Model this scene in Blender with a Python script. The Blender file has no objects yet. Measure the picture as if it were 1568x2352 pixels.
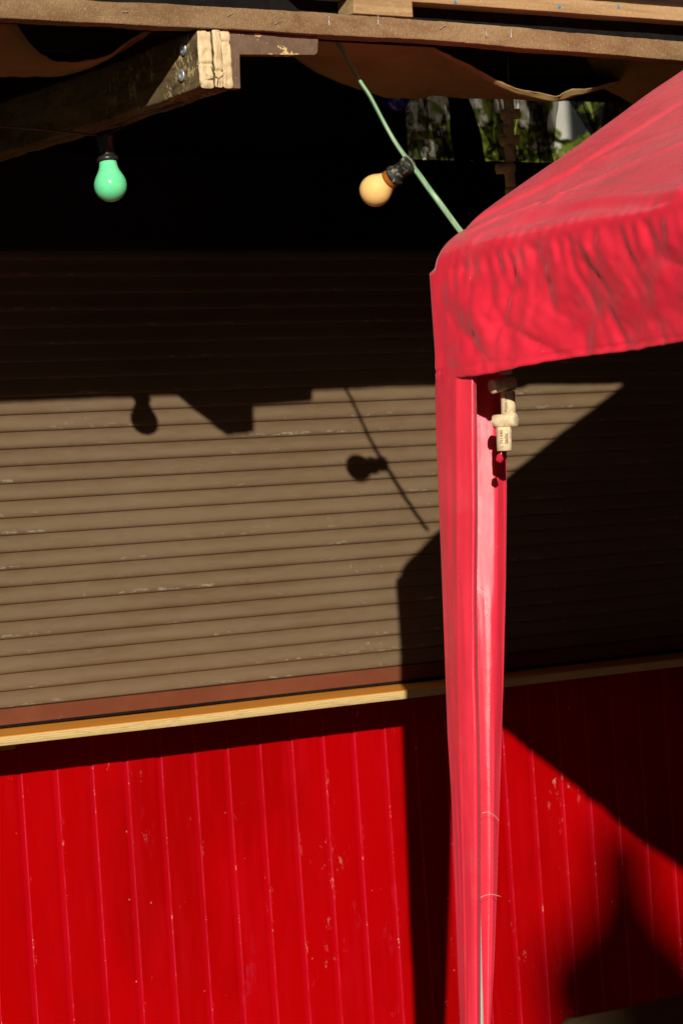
import bpy, bmesh, math, random
from math import sin, cos, tan, atan, pi, exp, sqrt, hypot
from mathutils import Vector, Matrix, noise
random.seed(7)
scene = bpy.context.scene
COL = scene.collection

# ------------------------------------------------------------------ camera geometry (used to measure the place)
FPX = 5553.0                                   # 85 mm on a 24 mm wide frame, in units of 1568 px
TH = atan(5553 / 8831.0)
ROLL = atan(.066)
PIT = -7 / FPX
F0 = Vector((sin(TH), cos(TH), 0)); RV = Vector((cos(TH), -sin(TH), 0)); U0 = Vector((0, 0, 1))
FV = F0 * cos(PIT) + U0 * sin(PIT); UV = U0 * cos(PIT) - F0 * sin(PIT)
CAM = Vector((0, -5.8 * cos(TH), 1.55))
SUN = Vector((.4587, .8077, -.3705)).normalized()   # direction the light travels

def ray(p):
    x, y = p[0] - 784, p[1] - 1176
    u = x * cos(ROLL) - y * sin(ROLL); v = x * sin(ROLL) + y * cos(ROLL)
    return (FV * FPX + RV * u - UV * v).normalized()
def onY(p, y=0.0):
    d = ray(p); return CAM + d * ((y - CAM.y) / d.y)
def onX(p, x):
    d = ray(p); return CAM + d * ((x - CAM.x) / d.x)

# ------------------------------------------------------------------ object helpers
def link(name, me, m=None, parent=None):
    o = bpy.data.objects.new(name, me); COL.objects.link(o)
    if m is not None:
        for mm in (m if isinstance(m, (list, tuple)) else [m]): me.materials.append(mm)
    if parent is not None: o.parent = parent
    return o
def mesh(name, V, Fc, m=None, parent=None, smooth=False, mi=None):
    me = bpy.data.meshes.new(name); me.from_pydata([tuple(v) for v in V], [], Fc); me.update()
    o = link(name, me, m, parent)
    if smooth: me.polygons.foreach_set('use_smooth', [True] * len(me.polygons))
    if mi: me.polygons.foreach_set('material_index', mi)
    return o
def empty(name, loc=(0, 0, 0)):
    o = bpy.data.objects.new(name, None); COL.objects.link(o); o['_loc'] = 1; del o['_loc']
    return o
def tag(o, label, cat, group=None, kind=None):
    o['label'] = label; o['category'] = cat
    if group: o['group'] = group
    if kind: o['kind'] = kind
    return o
def struct(o): o['kind'] = 'structure'; return o

def rebase(root):
    """put the Empty at the base centre of its parts (parts keep their world place)"""
    pts = []
    def walk(o):
        for c in o.children:
            if c.type == 'MESH': pts.extend([v.co for v in c.data.vertices][::7])
            walk(c)
    walk(root)
    if not pts: return
    mn = Vector([min(p[i] for p in pts) for i in range(3)]); mx = Vector([max(p[i] for p in pts) for i in range(3)])
    b = Vector(((mn.x + mx.x) / 2, (mn.y + mx.y) / 2, mn.z))
    root.location = b
    for c in root.children: c.matrix_parent_inverse = Matrix.Translation(-b)

def bevelled(bm, w, seg=2):
    bmesh.ops.bevel(bm, geom=bm.edges[:], offset=w, segments=seg, affect='EDGES', profile=.6)
def frombm(name, bm, m, parent=None, smooth=False):
    me = bpy.data.meshes.new(name); bmesh.ops.recalc_face_normals(bm, faces=bm.faces[:]); bm.to_mesh(me); bm.free()
    o = link(name, me, m, parent)
    if smooth: me.polygons.foreach_set('use_smooth', [True] * len(me.polygons))
    return o
def box(name, a, b, m, parent=None, bev=.0015):
    bm = bmesh.new(); bmesh.ops.create_cube(bm, size=1)
    for v in bm.verts:
        v.co = Vector([(a[i] + b[i]) / 2 + v.co[i] * (b[i] - a[i]) for i in range(3)])
    if bev: bevelled(bm, bev)
    return frombm(name, bm, m, parent)

def wob(p, sc, seed=0.0):
    return noise.noise(Vector((p[0] * sc + seed * 7.13, p[1] * sc - seed * 3.7, p[2] * sc + seed)))

def timber(name, path, sec, m, parent, rough=.0008, cap=True, rnd=.003, seed=1, step=.02, taper=None):
    """a sawn timber: rounded rectangle section sec=(half across, half up) swept along path, with uneven faces"""
    pts = [Vector(p) for p in path]
    L = [0]
    for i in range(1, len(pts)): L.append(L[-1] + (pts[i] - pts[i - 1]).length)
    n = max(2, int(L[-1] / step)); V = []; Fc = []
    ring = []
    hx, hz = sec
    k = 4
    for (sx, sz, a0) in ((1, 1, 0), (-1, 1, pi / 2), (-1, -1, pi), (1, -1, 3 * pi / 2)):
        for j in range(k):
            a = a0 + j / (k - 1) * pi / 2
            ring.append((sx * (hx - rnd) + rnd * cos(a), sz * (hz - rnd) + rnd * sin(a)))
    # extra points along the long faces
    R2 = []
    for i in range(len(ring)):
        p, q = ring[i], ring[(i + 1) % len(ring)]
        R2.append(p)
        d = hypot(q[0] - p[0], q[1] - p[1]); kk = int(d / .008)
        for j in range(1, kk): R2.append((p[0] + (q[0] - p[0]) * j / kk, p[1] + (q[1] - p[1]) * j / kk))
    ring = R2; m_ = len(ring)
    for i in range(n + 1):
        s = L[-1] * i / n
        j = max(k_ for k_ in range(len(L)) if L[k_] <= s + 1e-9); j = min(j, len(pts) - 2)
        t = (s - L[j]) / (L[j + 1] - L[j]); c = pts[j].lerp(pts[j + 1], t)
        T = (pts[-1] - pts[0]).normalized(); A = T.cross(Vector((0, 0, 1))).normalized(); B = A.cross(T)
        f = 1.0
        if i in (0, n): f = 1 - rnd * .7 / max(hx, hz)
        for (x, z) in ring:
            p = c + A * x * f + B * z * f
            w = wob(p, 9, seed) * rough * 2.2 + wob(p, 60, seed) * rough
            rr = hypot(x, z) or 1
            V.append(p + A * (x / rr * w) + B * (z / rr * w))
    for i in range(n):
        for j in range(m_):
            a = i * m_ + j; b = i * m_ + (j + 1) % m_
            Fc.append((a, b, b + m_, a + m_))
    if cap:
        Fc.append(tuple(reversed(range(m_)))); Fc.append(tuple(range(n * m_, n * m_ + m_)))
    o = mesh(name, V, Fc, m, parent)
    bm = bmesh.new(); bm.from_mesh(o.data); bmesh.ops.recalc_face_normals(bm, faces=bm.faces[:]); bm.to_mesh(o.data); bm.free()
    for p in o.data.polygons: p.use_smooth = len(p.vertices) == 4
    return o

def lathe(name, prof, origin, axis, m, parent=None, seg=40, smooth=True):
    """prof: (distance along axis, radius)"""
    axis = Vector(axis).normalized(); origin = Vector(origin)
    t = Vector((1, 0, 0)) if abs(axis.x) < .8 else Vector((0, 1, 0))
    A = axis.cross(t).normalized(); B = axis.cross(A)
    V = []; Fc = []
    for (h, r) in prof:
        for j in range(seg):
            a = 2 * pi * j / seg; V.append(origin + axis * h + A * (r * cos(a)) + B * (r * sin(a)))
    for i in range(len(prof) - 1):
        for j in range(seg):
            a = i * seg + j; b = i * seg + (j + 1) % seg
            Fc.append((a, a + seg, b + seg, b))
    Fc.append(tuple(range(seg))); Fc.append(tuple(reversed(range((len(prof) - 1) * seg, len(prof) * seg))))
    o = mesh(name, V, Fc, m, parent)
    bm = bmesh.new(); bm.from_mesh(o.data); bmesh.ops.recalc_face_normals(bm, faces=bm.faces[:]); bm.to_mesh(o.data); bm.free()
    if smooth:
        for p in o.data.polygons: p.use_smooth = len(p.vertices) == 4
    return o

def catmull(P, per=8):
    P = [Vector(p) for p in P]; Q = [P[0] * 2 - P[1]] + P + [P[-1] * 2 - P[-2]]; out = []
    for i in range(1, len(Q) - 2):
        for k in range(per):
            t = k / per; a, b, c, d = Q[i - 1:i + 3]
            out.append(.5 * ((2 * b) + (c - a) * t + (2 * a - 5 * b + 4 * c - d) * t * t + (3 * b - a - 3 * c + d) * t ** 3))
    out.append(P[-1]); return out

def tube(name, P, r, m, parent=None, seg=10, flat=None, twist=0.0, per=8, smooth=True, ref=None):
    """swept tube; flat=(half width, half thickness) gives a ribbon-like oval"""
    P = catmull(P, per) if per > 1 else [Vector(p) for p in P]
    V = []; Fc = []; n = len(P)
    for i, p in enumerate(P):
        T = (P[min(i + 1, n - 1)] - P[max(i - 1, 0)]).normalized()
        rf = ref or Vector((0, 1, 0)); A = T.cross(rf).normalized(); B = A.cross(T).normalized()
        for j in range(seg):
            a = 2 * pi * j / seg + 0
            if flat:
                tw = twist * i / n if not callable(twist) else twist(i / n)
                x, y = flat[0] * cos(a), flat[1] * sin(a) * (1 - .35 * (abs(cos(a)) < .25))
                x, y = x * cos(tw) - y * sin(tw), x * sin(tw) + y * cos(tw)
            else:
                rr = r(i / n) if callable(r) else r
                x, y = rr * cos(a), rr * sin(a)
            V.append(p + A * x + B * y)
    for i in range(n - 1):
        for j in range(seg):
            a = i * seg + j; b = i * seg + (j + 1) % seg; Fc.append((a, b, b + seg, a + seg))
    Fc.append(tuple(reversed(range(seg)))); Fc.append(tuple(range((n - 1) * seg, n * seg)))
    return mesh(name, V, Fc, m, parent, smooth=smooth)

def interp(T, x):
    if x <= T[0][0]: a, b = T[0], T[1]
    elif x >= T[-1][0]: a, b = T[-2], T[-1]
    else:
        for i in range(len(T) - 1):
            if T[i][0] <= x <= T[i + 1][0]: a, b = T[i], T[i + 1]; break
    t = (x - a[0]) / (b[0] - a[0]); return [a[k] + (b[k] - a[k]) * t for k in range(1, len(a))]
def sstep(a, b, x):
    t = max(0, min(1, (x - a) / (b - a))); return t * t * (3 - 2 * t)

# ------------------------------------------------------------------ materials
class N:
    def __init__(s, name, rough=.6, spec=.4):
        s.m = bpy.data.materials.new(name); s.m.use_nodes = True; s.t = s.m.node_tree
        s.b = s.t.nodes['Principled BSDF']; s.out = s.t.nodes['Material Output']
        s.b.inputs['Roughness'].default_value = rough; s.b.inputs['Specular IOR Level'].default_value = spec
        s.co = s.t.nodes.new('ShaderNodeTexCoord').outputs['Object']
    def n(s, ty, **kw):
        nd = s.t.nodes.new(ty)
        for k, v in kw.items(): setattr(nd, k, v)
        return nd
    def set(s, sock, v):
        if hasattr(v, 'links') or isinstance(v, bpy.types.NodeSocket): s.t.links.new(v, sock)
        elif isinstance(v, (tuple, list)) and len(v) == 3 and sock.type == 'RGBA': sock.default_value = (*v, 1)
        else: sock.default_value = v
    def map(s, scale=(1, 1, 1), rot=(0, 0, 0), loc=(0, 0, 0)):
        nd = s.n('ShaderNodeMapping'); s.set(nd.inputs['Vector'], s.co)
        nd.inputs['Scale'].default_value = scale; nd.inputs['Rotation'].default_value = rot; nd.inputs['Location'].default_value = loc
        return nd.outputs[0]
    def noise(s, scale=5, vec=None, det=4, rough=.6, dist=0):
        nd = s.n('ShaderNodeTexNoise'); nd.inputs['Scale'].default_value = scale; nd.inputs['Detail'].default_value = det
        nd.inputs['Roughness'].default_value = rough; nd.inputs['Distortion'].default_value = dist
        s.set(nd.inputs['Vector'], vec if vec is not None else s.co); return nd.outputs['Fac']
    def wave(s, scale, vec=None, dist=0, prof='SIN', dirn='X', det=2, dsc=1):
        nd = s.n('ShaderNodeTexWave', wave_profile=prof, bands_direction=dirn)
        nd.inputs['Scale'].default_value = scale; nd.inputs['Distortion'].default_value = dist; nd.inputs['Detail'].default_value = det
        nd.inputs['Detail Scale'].default_value = dsc
        s.set(nd.inputs['Vector'], vec if vec is not None else s.co); return nd.outputs['Fac']
    def vor(s, scale, vec=None, feat='F1'):
        nd = s.n('ShaderNodeTexVoronoi', feature=feat); nd.inputs['Scale'].default_value = scale
        s.set(nd.inputs['Vector'], vec if vec is not None else s.co); return nd.outputs['Distance']
    def ramp(s, f, a, b, va=0.0, vb=1.0):
        nd = s.n('ShaderNodeMapRange'); nd.clamp = True; s.set(nd.inputs[0], f)
        for i, v in enumerate((a, b, va, vb)): nd.inputs[1 + i].default_value = v
        nd.interpolation_type = 'SMOOTHSTEP'; return nd.outputs[0]
    def math(s, op, a, b=0.0):
        nd = s.n('ShaderNodeMath', operation=op); s.set(nd.inputs[0], a); s.set(nd.inputs[1], b); return nd.outputs[0]
    def mix(s, f, a, b, bt='MIX'):
        nd = s.n('ShaderNodeMix', data_type='RGBA', blend_type=bt); s.set(nd.inputs[0], f); s.set(nd.inputs[6], a); s.set(nd.inputs[7], b)
        return nd.outputs[2]
    def sep(s):
        nd = s.n('ShaderNodeSeparateXYZ'); s.set(nd.inputs[0], s.co); return nd.outputs
    def col(s, c): s.set(s.b.inputs['Base Color'], c); return s
    def rough(s, c): s.set(s.b.inputs['Roughness'], c); return s
    def bump(s, h, dist=.001, strength=1.0):
        nd = s.n('ShaderNodeBump'); nd.inputs['Distance'].default_value = dist; nd.inputs['Strength'].default_value = strength
        s.set(nd.inputs['Height'], h); s.t.links.new(nd.outputs[0], s.b.inputs['Normal']); s.nrm = nd.outputs[0]; return s
    def translucent(s, fac, color):
        tr = s.n('ShaderNodeBsdfTranslucent'); s.set(tr.inputs[0], color)
        if hasattr(s, 'nrm'): s.t.links.new(s.nrm, tr.inputs['Normal'])
        mx = s.n('ShaderNodeMixShader'); s.set(mx.inputs[0], fac); s.t.links.new(s.b.outputs[0], mx.inputs[1]); s.t.links.new(tr.outputs[0], mx.inputs[2])
        s.t.links.new(mx.outputs[0], s.out.inputs['Surface']); return s

# roller shutter lacquer
def m_shutter():
    s = N('shutter_lacquer', .5, .35)
    x, y, z = s.sep()
    ph = s.math('FRACT', s.math('DIVIDE', s.math('SUBTRACT', z, 1.1975), .038))
    big = s.noise(2.2, s.map((1, 1, 2.5)), 5)
    c = s.mix(s.ramp(big, .35, .68), (.112, .066, .032), (.142, .093, .050)); c = s.mix(s.ramp(z, 1.5, 1.15, 0, .40), c, (.142, .094, .051))
    fine = s.noise(40, s.map((.35, 1, 2)), 5, .7)
    c = s.mix(s.math('MULTIPLY', s.ramp(fine, .35, .8), .35), c, (.172, .120, .070))
    # paler band across the belly of each slat
    belly_tone = s.math('MULTIPLY', s.ramp(ph, .05, .38), s.ramp(ph, .9, .5)); belly_tone = s.math('MULTIPLY', belly_tone, s.ramp(s.noise(3, s.map((.8, 1, 12))), .3, .75, .30, .85))
    c = s.mix(belly_tone, c, (.160, .108, .060))
    # bleached scratches
    sc = s.ramp(s.noise(55, s.map((.22, 1, 9)), 3, .8), .66, .74)
    sc = s.math('MULTIPLY', sc, s.ramp(s.noise(6, s.map((1, 1, 3.5)), 2), .52, .62))
    band = s.math('MULTIPLY', s.ramp(ph, .06, .14), s.ramp(ph, .34, .2))
    sc2 = s.math('MULTIPLY', band, s.ramp(s.noise(120, s.map((.3, 1, 1)), 3, .8), .53, .62))
    sc2 = s.math('MULTIPLY', sc2, s.ramp(s.noise(3.5, s.map((1, 1, 9), loc=(3.3, 0, 1)), 2), .5, .62))
    tick = s.ramp(s.noise(160, s.map((1, 1, .35), loc=(2, 0, 5)), 2, .7), .66, .73)
    tick = s.math('MULTIPLY', tick, s.ramp(s.noise(4, s.map((1, 1, 4), loc=(9, 0, 2.3)), 2), .6, .68))
    tot = s.math('MAXIMUM', s.math('MULTIPLY', sc, .18), s.math('MAXIMUM', s.math('MULTIPLY', sc2, .42), s.math('MULTIPLY', tick, .6)))
    c = s.mix(tot, c, (.44, .42, .33))
    s.col(c); s.bump(fine, .0004, .5); s.rough(s.ramp(fine, .3, .7, .42, .6)); return s.m
M_SHUT = m_shutter()

def m_simple(name, c1, c2, rough=.6, scale=12, spec=.4, bump=.0005, stretch=(1, 1, 1), metallic=0):
    s = N(name, rough, spec); f = s.noise(scale, s.map(stretch), 5)
    s.col(s.mix(s.ramp(f, .3, .7), c1, c2)); s.b.inputs['Metallic'].default_value = metallic
    if bump: s.bump(s.noise(scale * 5, s.map(stretch), 4), bump, .6)
    return s.m

def m_bar():
    s = N('red_brown_bar', .55, .3); f = s.noise(5, s.map((1, 1, 2)), 5)
    c = s.mix(s.ramp(f, .3, .7), (.130, .034, .014), (.165, .050, .022))
    c = s.mix(s.ramp(s.noise(70, s.map((.4, 1, 1)), 3, .8), .72, .78), c, (.3, .18, .12)); s.col(c); return s.m
M_BAR = m_bar()

def m_planks():
    s = N('red_gloss_paint', .5, .03)
    x, y, z = s.sep()
    ph = s.math('FRACT', s.math('DIVIDE', s.math('SUBTRACT', x, 2.2085), .0871))   # 0 at the worn arris
    board = s.math('FLOOR', s.math('DIVIDE', s.math('SUBTRACT', x, 2.2085), .0871))
    wn = s.n('ShaderNodeTexWhiteNoise', noise_dimensions='1D'); s.set(wn.inputs[1], board)
    c = s.mix(wn.outputs[0], (.360, .0002, .0006), (.400, .0003, .0016))
    c = s.mix(s.ramp(s.noise(2.5, s.map((1, 1, .5)), 5, .65), .38, .62, 0, .8), c, (.29, .0002, .0004))
    c = s.mix(s.ramp(s.noise(30, s.map((1, 1, .12)), 4), .45, .8, 0, .35), c, (.44, .003, .010))
    # worn arris, paler and pinker, broken along its length
    ar = s.math('MAXIMUM', s.ramp(ph, .016, .006), s.ramp(ph, .990, .999))
    wear = s.noise(26, s.map((1, 1, .5), loc=(4, 0, 0)), 5, .75)
    c = s.mix(s.math('MULTIPLY', ar, s.ramp(wear, .35, .62, .1, .75)), c, (.47, .025, .07))
    c = s.mix(s.math('MULTIPLY', ar, s.ramp(s.noise(60, s.map((1, 1, .6)), 4, .8), .62, .68)), c, (.55, .28, .24))
    rec = s.math('MULTIPLY', s.ramp(ph, .84, .86), s.ramp(ph, .999, .98))
    c = s.mix(s.math('MULTIPLY', rec, .35), c, (.40, .001, .010))
    # chips
    chip = s.ramp(s.noise(62, s.map((1, 1, .38), loc=(1, 0, 3)), 5, .8), .61, .65)
    chip = s.math('MULTIPLY', chip, s.ramp(s.noise(4.2, s.map((1, 1, .55), loc=(5.2, 0, 0)), 3), .56, .66))
    dots = s.ramp(s.vor(52, s.map((1, 1, .8))), .10, .065)
    dots = s.math('MULTIPLY', dots, s.ramp(s.noise(23, None, 2), .63, .67))
    c = s.mix(s.math('MAXIMUM', s.math('MULTIPLY', chip, .8), dots), c, (.55, .27, .24))
    smear = s.math('MULTIPLY', s.ramp(s.noise(5, s.map((1.6, 1, .5), loc=(.3, 0, 7)), 3), .62, .72), s.ramp(s.noise(110, s.map((1, 1, .3)), 3), .42, .6))
    c = s.mix(s.math('MULTIPLY', smear, .5), c, (.42, .02, .05))
    ed = s.math('MULTIPLY', s.ramp(ph, .10, .0), s.ramp(s.noise(34, s.map((1, 1, .30), loc=(7, 0, 1)), 5, .8), .60, .63)); ed = s.math('MULTIPLY', ed, s.ramp(s.noise(3, s.map((1.5, 1, .8), loc=(1, 0, 4)), 2), .5, .6))
    c = s.mix(s.math('MULTIPLY', ed, .8), c, (.52, .24, .20))
    s.col(c); s.bump(s.noise(22, s.map((1, 1, .08)), 5), .0008, .5)
    s.rough(s.ramp(s.noise(8, s.map((1, 1, .3))), .3, .7, .42, .62)); return s.m
M_PLANK = m_planks()

def m_wood(name, c1, c2, c3, gx=(1, 1, 1), saw=0.0, fuzz=.6, bumpd=.0012, rough=.75, fscale=30):
    """c1 dark, c2 body, c3 pale fibres; gx stretches the grain"""
    s = N(name, rough, .2)
    g = s.noise(fscale, s.map(gx), 6, .7, .6); b = s.noise(3.2, s.map(gx, loc=(2, 1, 0)), 4)
    c = s.mix(s.ramp(g, .3, .62), c1, c2); c = s.mix(s.ramp(b, .42, .72, 0, .65), c, c3)
    fz = s.noise(170, s.map((1, 1, 1)), 3, .7); c = s.mix(s.math('MULTIPLY', s.ramp(fz, .55, .75), fuzz), c, c3)
    c = s.mix(s.math('MULTIPLY', s.ramp(fz, .45, .28), fuzz), c, c1)
    h = g
    if saw:
        w = s.wave(38, s.map((1, 1, 1), rot=(0, .62, 0)), 14, dirn='X', det=4, dsc=2.5)
        c = s.mix(s.math('MULTIPLY', s.ramp(w, .55, .9), saw), c, c3); h = s.math('ADD', g, s.math('MULTIPLY', w, .6))
    st = s.ramp(s.noise(7, s.map((.35, 1, 1.4), loc=(8, 1, 3)), 5, .7), .52, .66); c = s.mix(s.math('MULTIPLY', st, .55), c, c1)
    kn = s.ramp(s.vor(3.3, s.map((.5, 1, 1), loc=(.4, 0, 0))), .055, .02); c = s.mix(s.math('MULTIPLY', kn, .7), c, tuple(k * .45 for k in c1))
    s.col(c); s.bump(h, bumpd, .8); return s.m
M_BATTEN = m_wood('rough_sawn_batten', (.15, .080, .032), (.225, .140, .068), (.40, .29, .15), (.4, 1, 1), saw=.16)
M_LATH = m_wood('pale_sawn_lath', (.27, .17, .075), (.40, .27, .13), (.55, .42, .24), (.08, 1, 1.4), fscale=60)
M_BEAM = None
def m_beam():
    s = N('aged_beam_side', .8, .15)
    g = s.noise(26, s.map((1, .25, 1)), 6, .75, .5); b = s.noise(7, s.map((1, .8, 1), loc=(1, 2, 3)), 5)
    c = s.mix(s.ramp(g, .3, .65), (.05, .033, .017), (.18, .125, .06))
    c = s.mix(s.ramp(b, .5, .68), c, (.11, .085, .045))
    fl = s.math('MULTIPLY', s.ramp(s.noise(75, s.map((1, .8, .55)), 4, .8), .50, .60), s.ramp(s.noise(14, s.map((1, 1, 1), loc=(0, 5, 0)), 3), .44, .58))
    fl = s.math('MULTIPLY', fl, s.ramp(s.sep()[1], -.80, -1.05, .08, 1)); c = s.mix(fl, c, (.48, .37, .16)); s.col(c); s.bump(g, .0025, .9); return s.m
M_BEAM = m_beam()
def m_end():
    s = N('end_grain', .8, .15)
    g = s.noise(90, s.map((1.6, 1, .35)), 5, .75); b = s.noise(14, None, 4)
    c = s.mix(s.ramp(g, .28, .6), (.46, .33, .16), (.66, .53, .31)); c = s.mix(s.ramp(b, .5, .75, 0, .6), c, (.74, .60, .36))
    cr = s.math('MULTIPLY', s.ramp(s.vor(34, s.map((.9, 1, .7), rot=(0, .3, 0)), 'DISTANCE_TO_EDGE'), .035, .012), s.ramp(s.noise(9, s.map((1, 1, 1), loc=(2, 2, 2)), 3), .48, .58))
    pit = s.ramp(s.noise(190, s.map((1, 1, 1)), 2), .70, .76)
    d = s.math('MAXIMUM', cr, s.math('MULTIPLY', pit, .8)); c = s.mix(d, c, (.14, .08, .03))
    s.col(c); s.bump(s.math('SUBTRACT', g, s.math('MULTIPLY', d, 2.0)), .0016, .9); return s.m
M_END = m_end()
def m_chipped():
    s = N('chipped_brown_paint', .6, .25)
    n1 = s.noise(16, s.map((1, 1, 1.5), loc=(1.5, 0, 2.2)), 4, .6); n2 = s.noise(60, None, 4, .7)
    c = s.mix(s.ramp(n2, .35, .7), (.125, .078, .048), (.165, .108, .068))
    m = s.math('MULTIPLY', s.ramp(n1, .565, .58), s.ramp(n1, .64, .622)); c = s.mix(m, c, (.58, .43, .19))
    c = s.mix(s.ramp(n1, .635, .65), c, (.055, .04, .035))
    c = s.mix(s.ramp(s.noise(110, None, 3, .8), .66, .71), c, (.36, .31, .26)); s.col(c); s.bump(s.math('ADD', n2, s.ramp(n1, .55, .6, 0, -2)), .0008, .8); return s.m
M_CHIP = m_chipped()

def m_ply():
    s = N('plywood_edge', .65, .3); x, y, z = s.sep()
    st = s.math('ADD', z, s.math('MULTIPLY', s.noise(14, s.map((.3, 1, 1)), 3), .0012))
    lay = s.math('SINE', s.math('MULTIPLY', st, 2 * pi / .0046)); g = s.noise(130, s.map((.18, 1, 2.5)), 4, .75)
    c = s.mix(s.ramp(lay, -.3, .5), (.54, .36, .14), (.62, .46, .21)); c = s.mix(s.ramp(g,   .52, .66, 0, .6), c, (.36, .22, .08))
    c = s.mix(s.math('MULTIPLY', s.ramp(s.noise(40, s.map((.3, 1, 1))), .6, .7), .5), c, (.70, .63, .48)); s.col(c); s.bump(g, .0008, .8); return s.m
M_PLY = m_ply()
M_SILLTOP = m_wood('varnished_shelf_top', (.58, .21, .022), (.72, .285, .030), (.80, .34, .05), (.06, .6, 1), fuzz=.15, bumpd=.0002, rough=.38, fscale=22)

def m_nylon(name, base, rough=.36, glare=1.0):
    s = N(name, rough, .5 * glare)
    big = s.noise(6, None, 4); c = s.mix(s.ramp(big, .35, .7), base, tuple(min(1, k * 1.12 + .004) for k in base))
    # dusty scuffs, pale; upward faces paler still, with gloss painted into the colour
    du = s.math('MULTIPLY', s.ramp(s.noise(9, s.map((1, 1, 1), loc=(4, 4, 4)), 5, .7), .52, .75), .22); c = s.mix(du, c, (.74, .16, .18))
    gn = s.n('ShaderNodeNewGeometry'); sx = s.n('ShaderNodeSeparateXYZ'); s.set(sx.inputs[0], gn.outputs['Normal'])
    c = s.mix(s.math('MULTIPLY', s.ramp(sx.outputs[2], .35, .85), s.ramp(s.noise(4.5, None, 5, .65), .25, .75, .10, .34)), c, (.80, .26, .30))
    sp = s.math('MULTIPLY', s.ramp(s.vor(120), .11, .07), s.ramp(s.noise(21, None, 2), .62, .66)); c = s.mix(sp, c, (.8, .55, .5))
    w1 = s.wave(330, None, .3, dirn='Z'); w2 = s.wave(330, s.map((1, 1, 1), rot=(0, 0, .8)), .3, dirn='X'); cc_ = 1
    wr = s.noise(24, s.map((1, 1, .7)), 3, .5, 1.2)
    h = s.math('ADD', s.math('MULTIPLY', s.math('ADD', w1, w2), .06), s.math('MULTIPLY', wr, 1.0))
    s.col(c); s.bump(h, .0016, .5)
    s.rough(s.ramp(s.noise(30, s.map((1, 1, .25)), 4), .3, .7, rough - .06, rough + .1))
    s.b.inputs['Sheen Weight'].default_value = .35 if glare == 1.0 else .12; s.b.inputs['Sheen Roughness'].default_value = .35; s.set(s.b.inputs['Sheen Tint'], (1, .55, .6))
    s.translucent(.09, (.85, .012, .02)); return s.m
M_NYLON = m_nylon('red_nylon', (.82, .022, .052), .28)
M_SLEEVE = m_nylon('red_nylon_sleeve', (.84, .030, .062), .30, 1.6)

def m_burlap(name='burlap', k=1.0):
    s = N(name, .9, .1)
    w1 = s.wave(260, None, 1.2, dirn='X', det=2, dsc=3); w2 = s.wave(260, None, 1.2, dirn='Y', det=2, dsc=3); w3 = s.wave(260, None, 1.2, dirn='Z', det=2, dsc=3)
    w = s.math('MULTIPLY', w1, s.math('ADD', w2, w3)); b = s.noise(8, None, 4)
    c = s.mix(s.ramp(w, .2, 1.1), (.50 * k, .33 * k, .12 * k), (.80 * k, .58 * k, .26 * k)); c = s.mix(s.ramp(b, .4, .7, 0, .5), c, (.40 * k, .23 * k, .075 * k))
    s.col(c); s.bump(s.math('ADD', w, s.noise(150, None, 3)), .0012, .8); s.translucent(.18, (.42, .2, .05)); return s.m
M_BURLAP = m_burlap(); M_BURLAP_SHADE = m_burlap('shaded_burlap', .16)  # second is a darkened copy: the table corner's shade sits in its colour

def m_bulb(name, c, c2):
    s = N(name, .16, .5); s.col(s.mix(s.ramp(s.noise(26, None, 4), .35, .7), c, c2))
    s.b.inputs['Subsurface Weight'].default_value = .25; s.b.inputs['Subsurface Radius'].default_value = (c[0], c[1], c[2]); s.b.inputs['Subsurface Scale'].default_value = .006
    s.b.inputs['Coat Weight'].default_value = .4; s.b.inputs['Coat Roughness'].default_value = .06
    return s.m
M_GREEN = m_bulb('green_coated_glass', (.15, .74, .34), (.19, .80, .39)); M_YELL = m_bulb('yellow_coated_glass', (.92, .56, .19), (.95, .62, .24))
M_ORANGE = m_bulb('orange_glass_neck', (.34, .10, .012), (.42, .14, .02)); M_BLUE = m_bulb('blue_coated_glass', (.01, .012, .32), (.012, .015, .40))
M_SOCK = m_simple('black_bakelite', (.012, .011, .010), (.025, .022, .02), .35, 40)
def m_wsock():
    s = N('weathered_socket', .6, .3); n = s.noise(75, None, 5, .75)
    s.col(s.mix(s.ramp(n, .52, .64), (.018, .02, .016), (.34, .31, .22))); s.bump(n, .001, .7); return s.m
M_WSOCK = m_wsock()
M_CABLE = m_simple('green_cable', (.10, .26, .11), (.30, .44, .26), .42, 30, .5, .0004, (1, 1, .2))
M_DCABLE = m_simple('dark_cable', (.02, .02, .018), (.035, .03, .025), .5, 30)
M_METAL = m_simple('zinc_metal', (.36, .38, .42), (.60, .62, .66), .42, 60, .5, .0003, metallic=.6)
M_POLE = m_simple('pale_painted_pole', (.50, .54, .47), (.58, .61, .54), .4, 20)
M_FELT = m_simple('black_roof_felt', (.006, .005, .005), (.012, .010, .009), .95, 40, .1)
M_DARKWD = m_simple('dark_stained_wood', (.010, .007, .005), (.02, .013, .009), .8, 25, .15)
M_BLACKBOX = m_simple('shutter_box_brown', (.006, .004, .003), (.009, .006, .004), .6, 8, .2)
M_PIPE = m_simple('brown_plastic_gutter', (.030, .020, .016), (.045, .030, .024), .4, 14, .5)
def m_cork():
    s = N('cork', .85, .15); v = s.noise(120, None, 5, .75); d = s.ramp(s.noise(210, s.map((1, 1, 1), loc=(2, 1, 0)), 3, .7), .64, .72)
    c = s.mix(s.ramp(v, .3, .65), (.56, .42, .24), (.76, .62, .40)); c = s.mix(s.math('MULTIPLY', d, .7), c, (.20, .10, .04)); s.col(c); s.bump(s.math('SUBTRACT', v, d), .0007, .8); return s.m
M_CORK = m_cork()
M_INK = m_simple('brown_ink', (.12, .05, .02), (.2, .1, .05), .8, 60)
M_RED = m_simple('red_wool_end', (.45, .003, .02), (.55, .006, .03), .9, 90)
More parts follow.
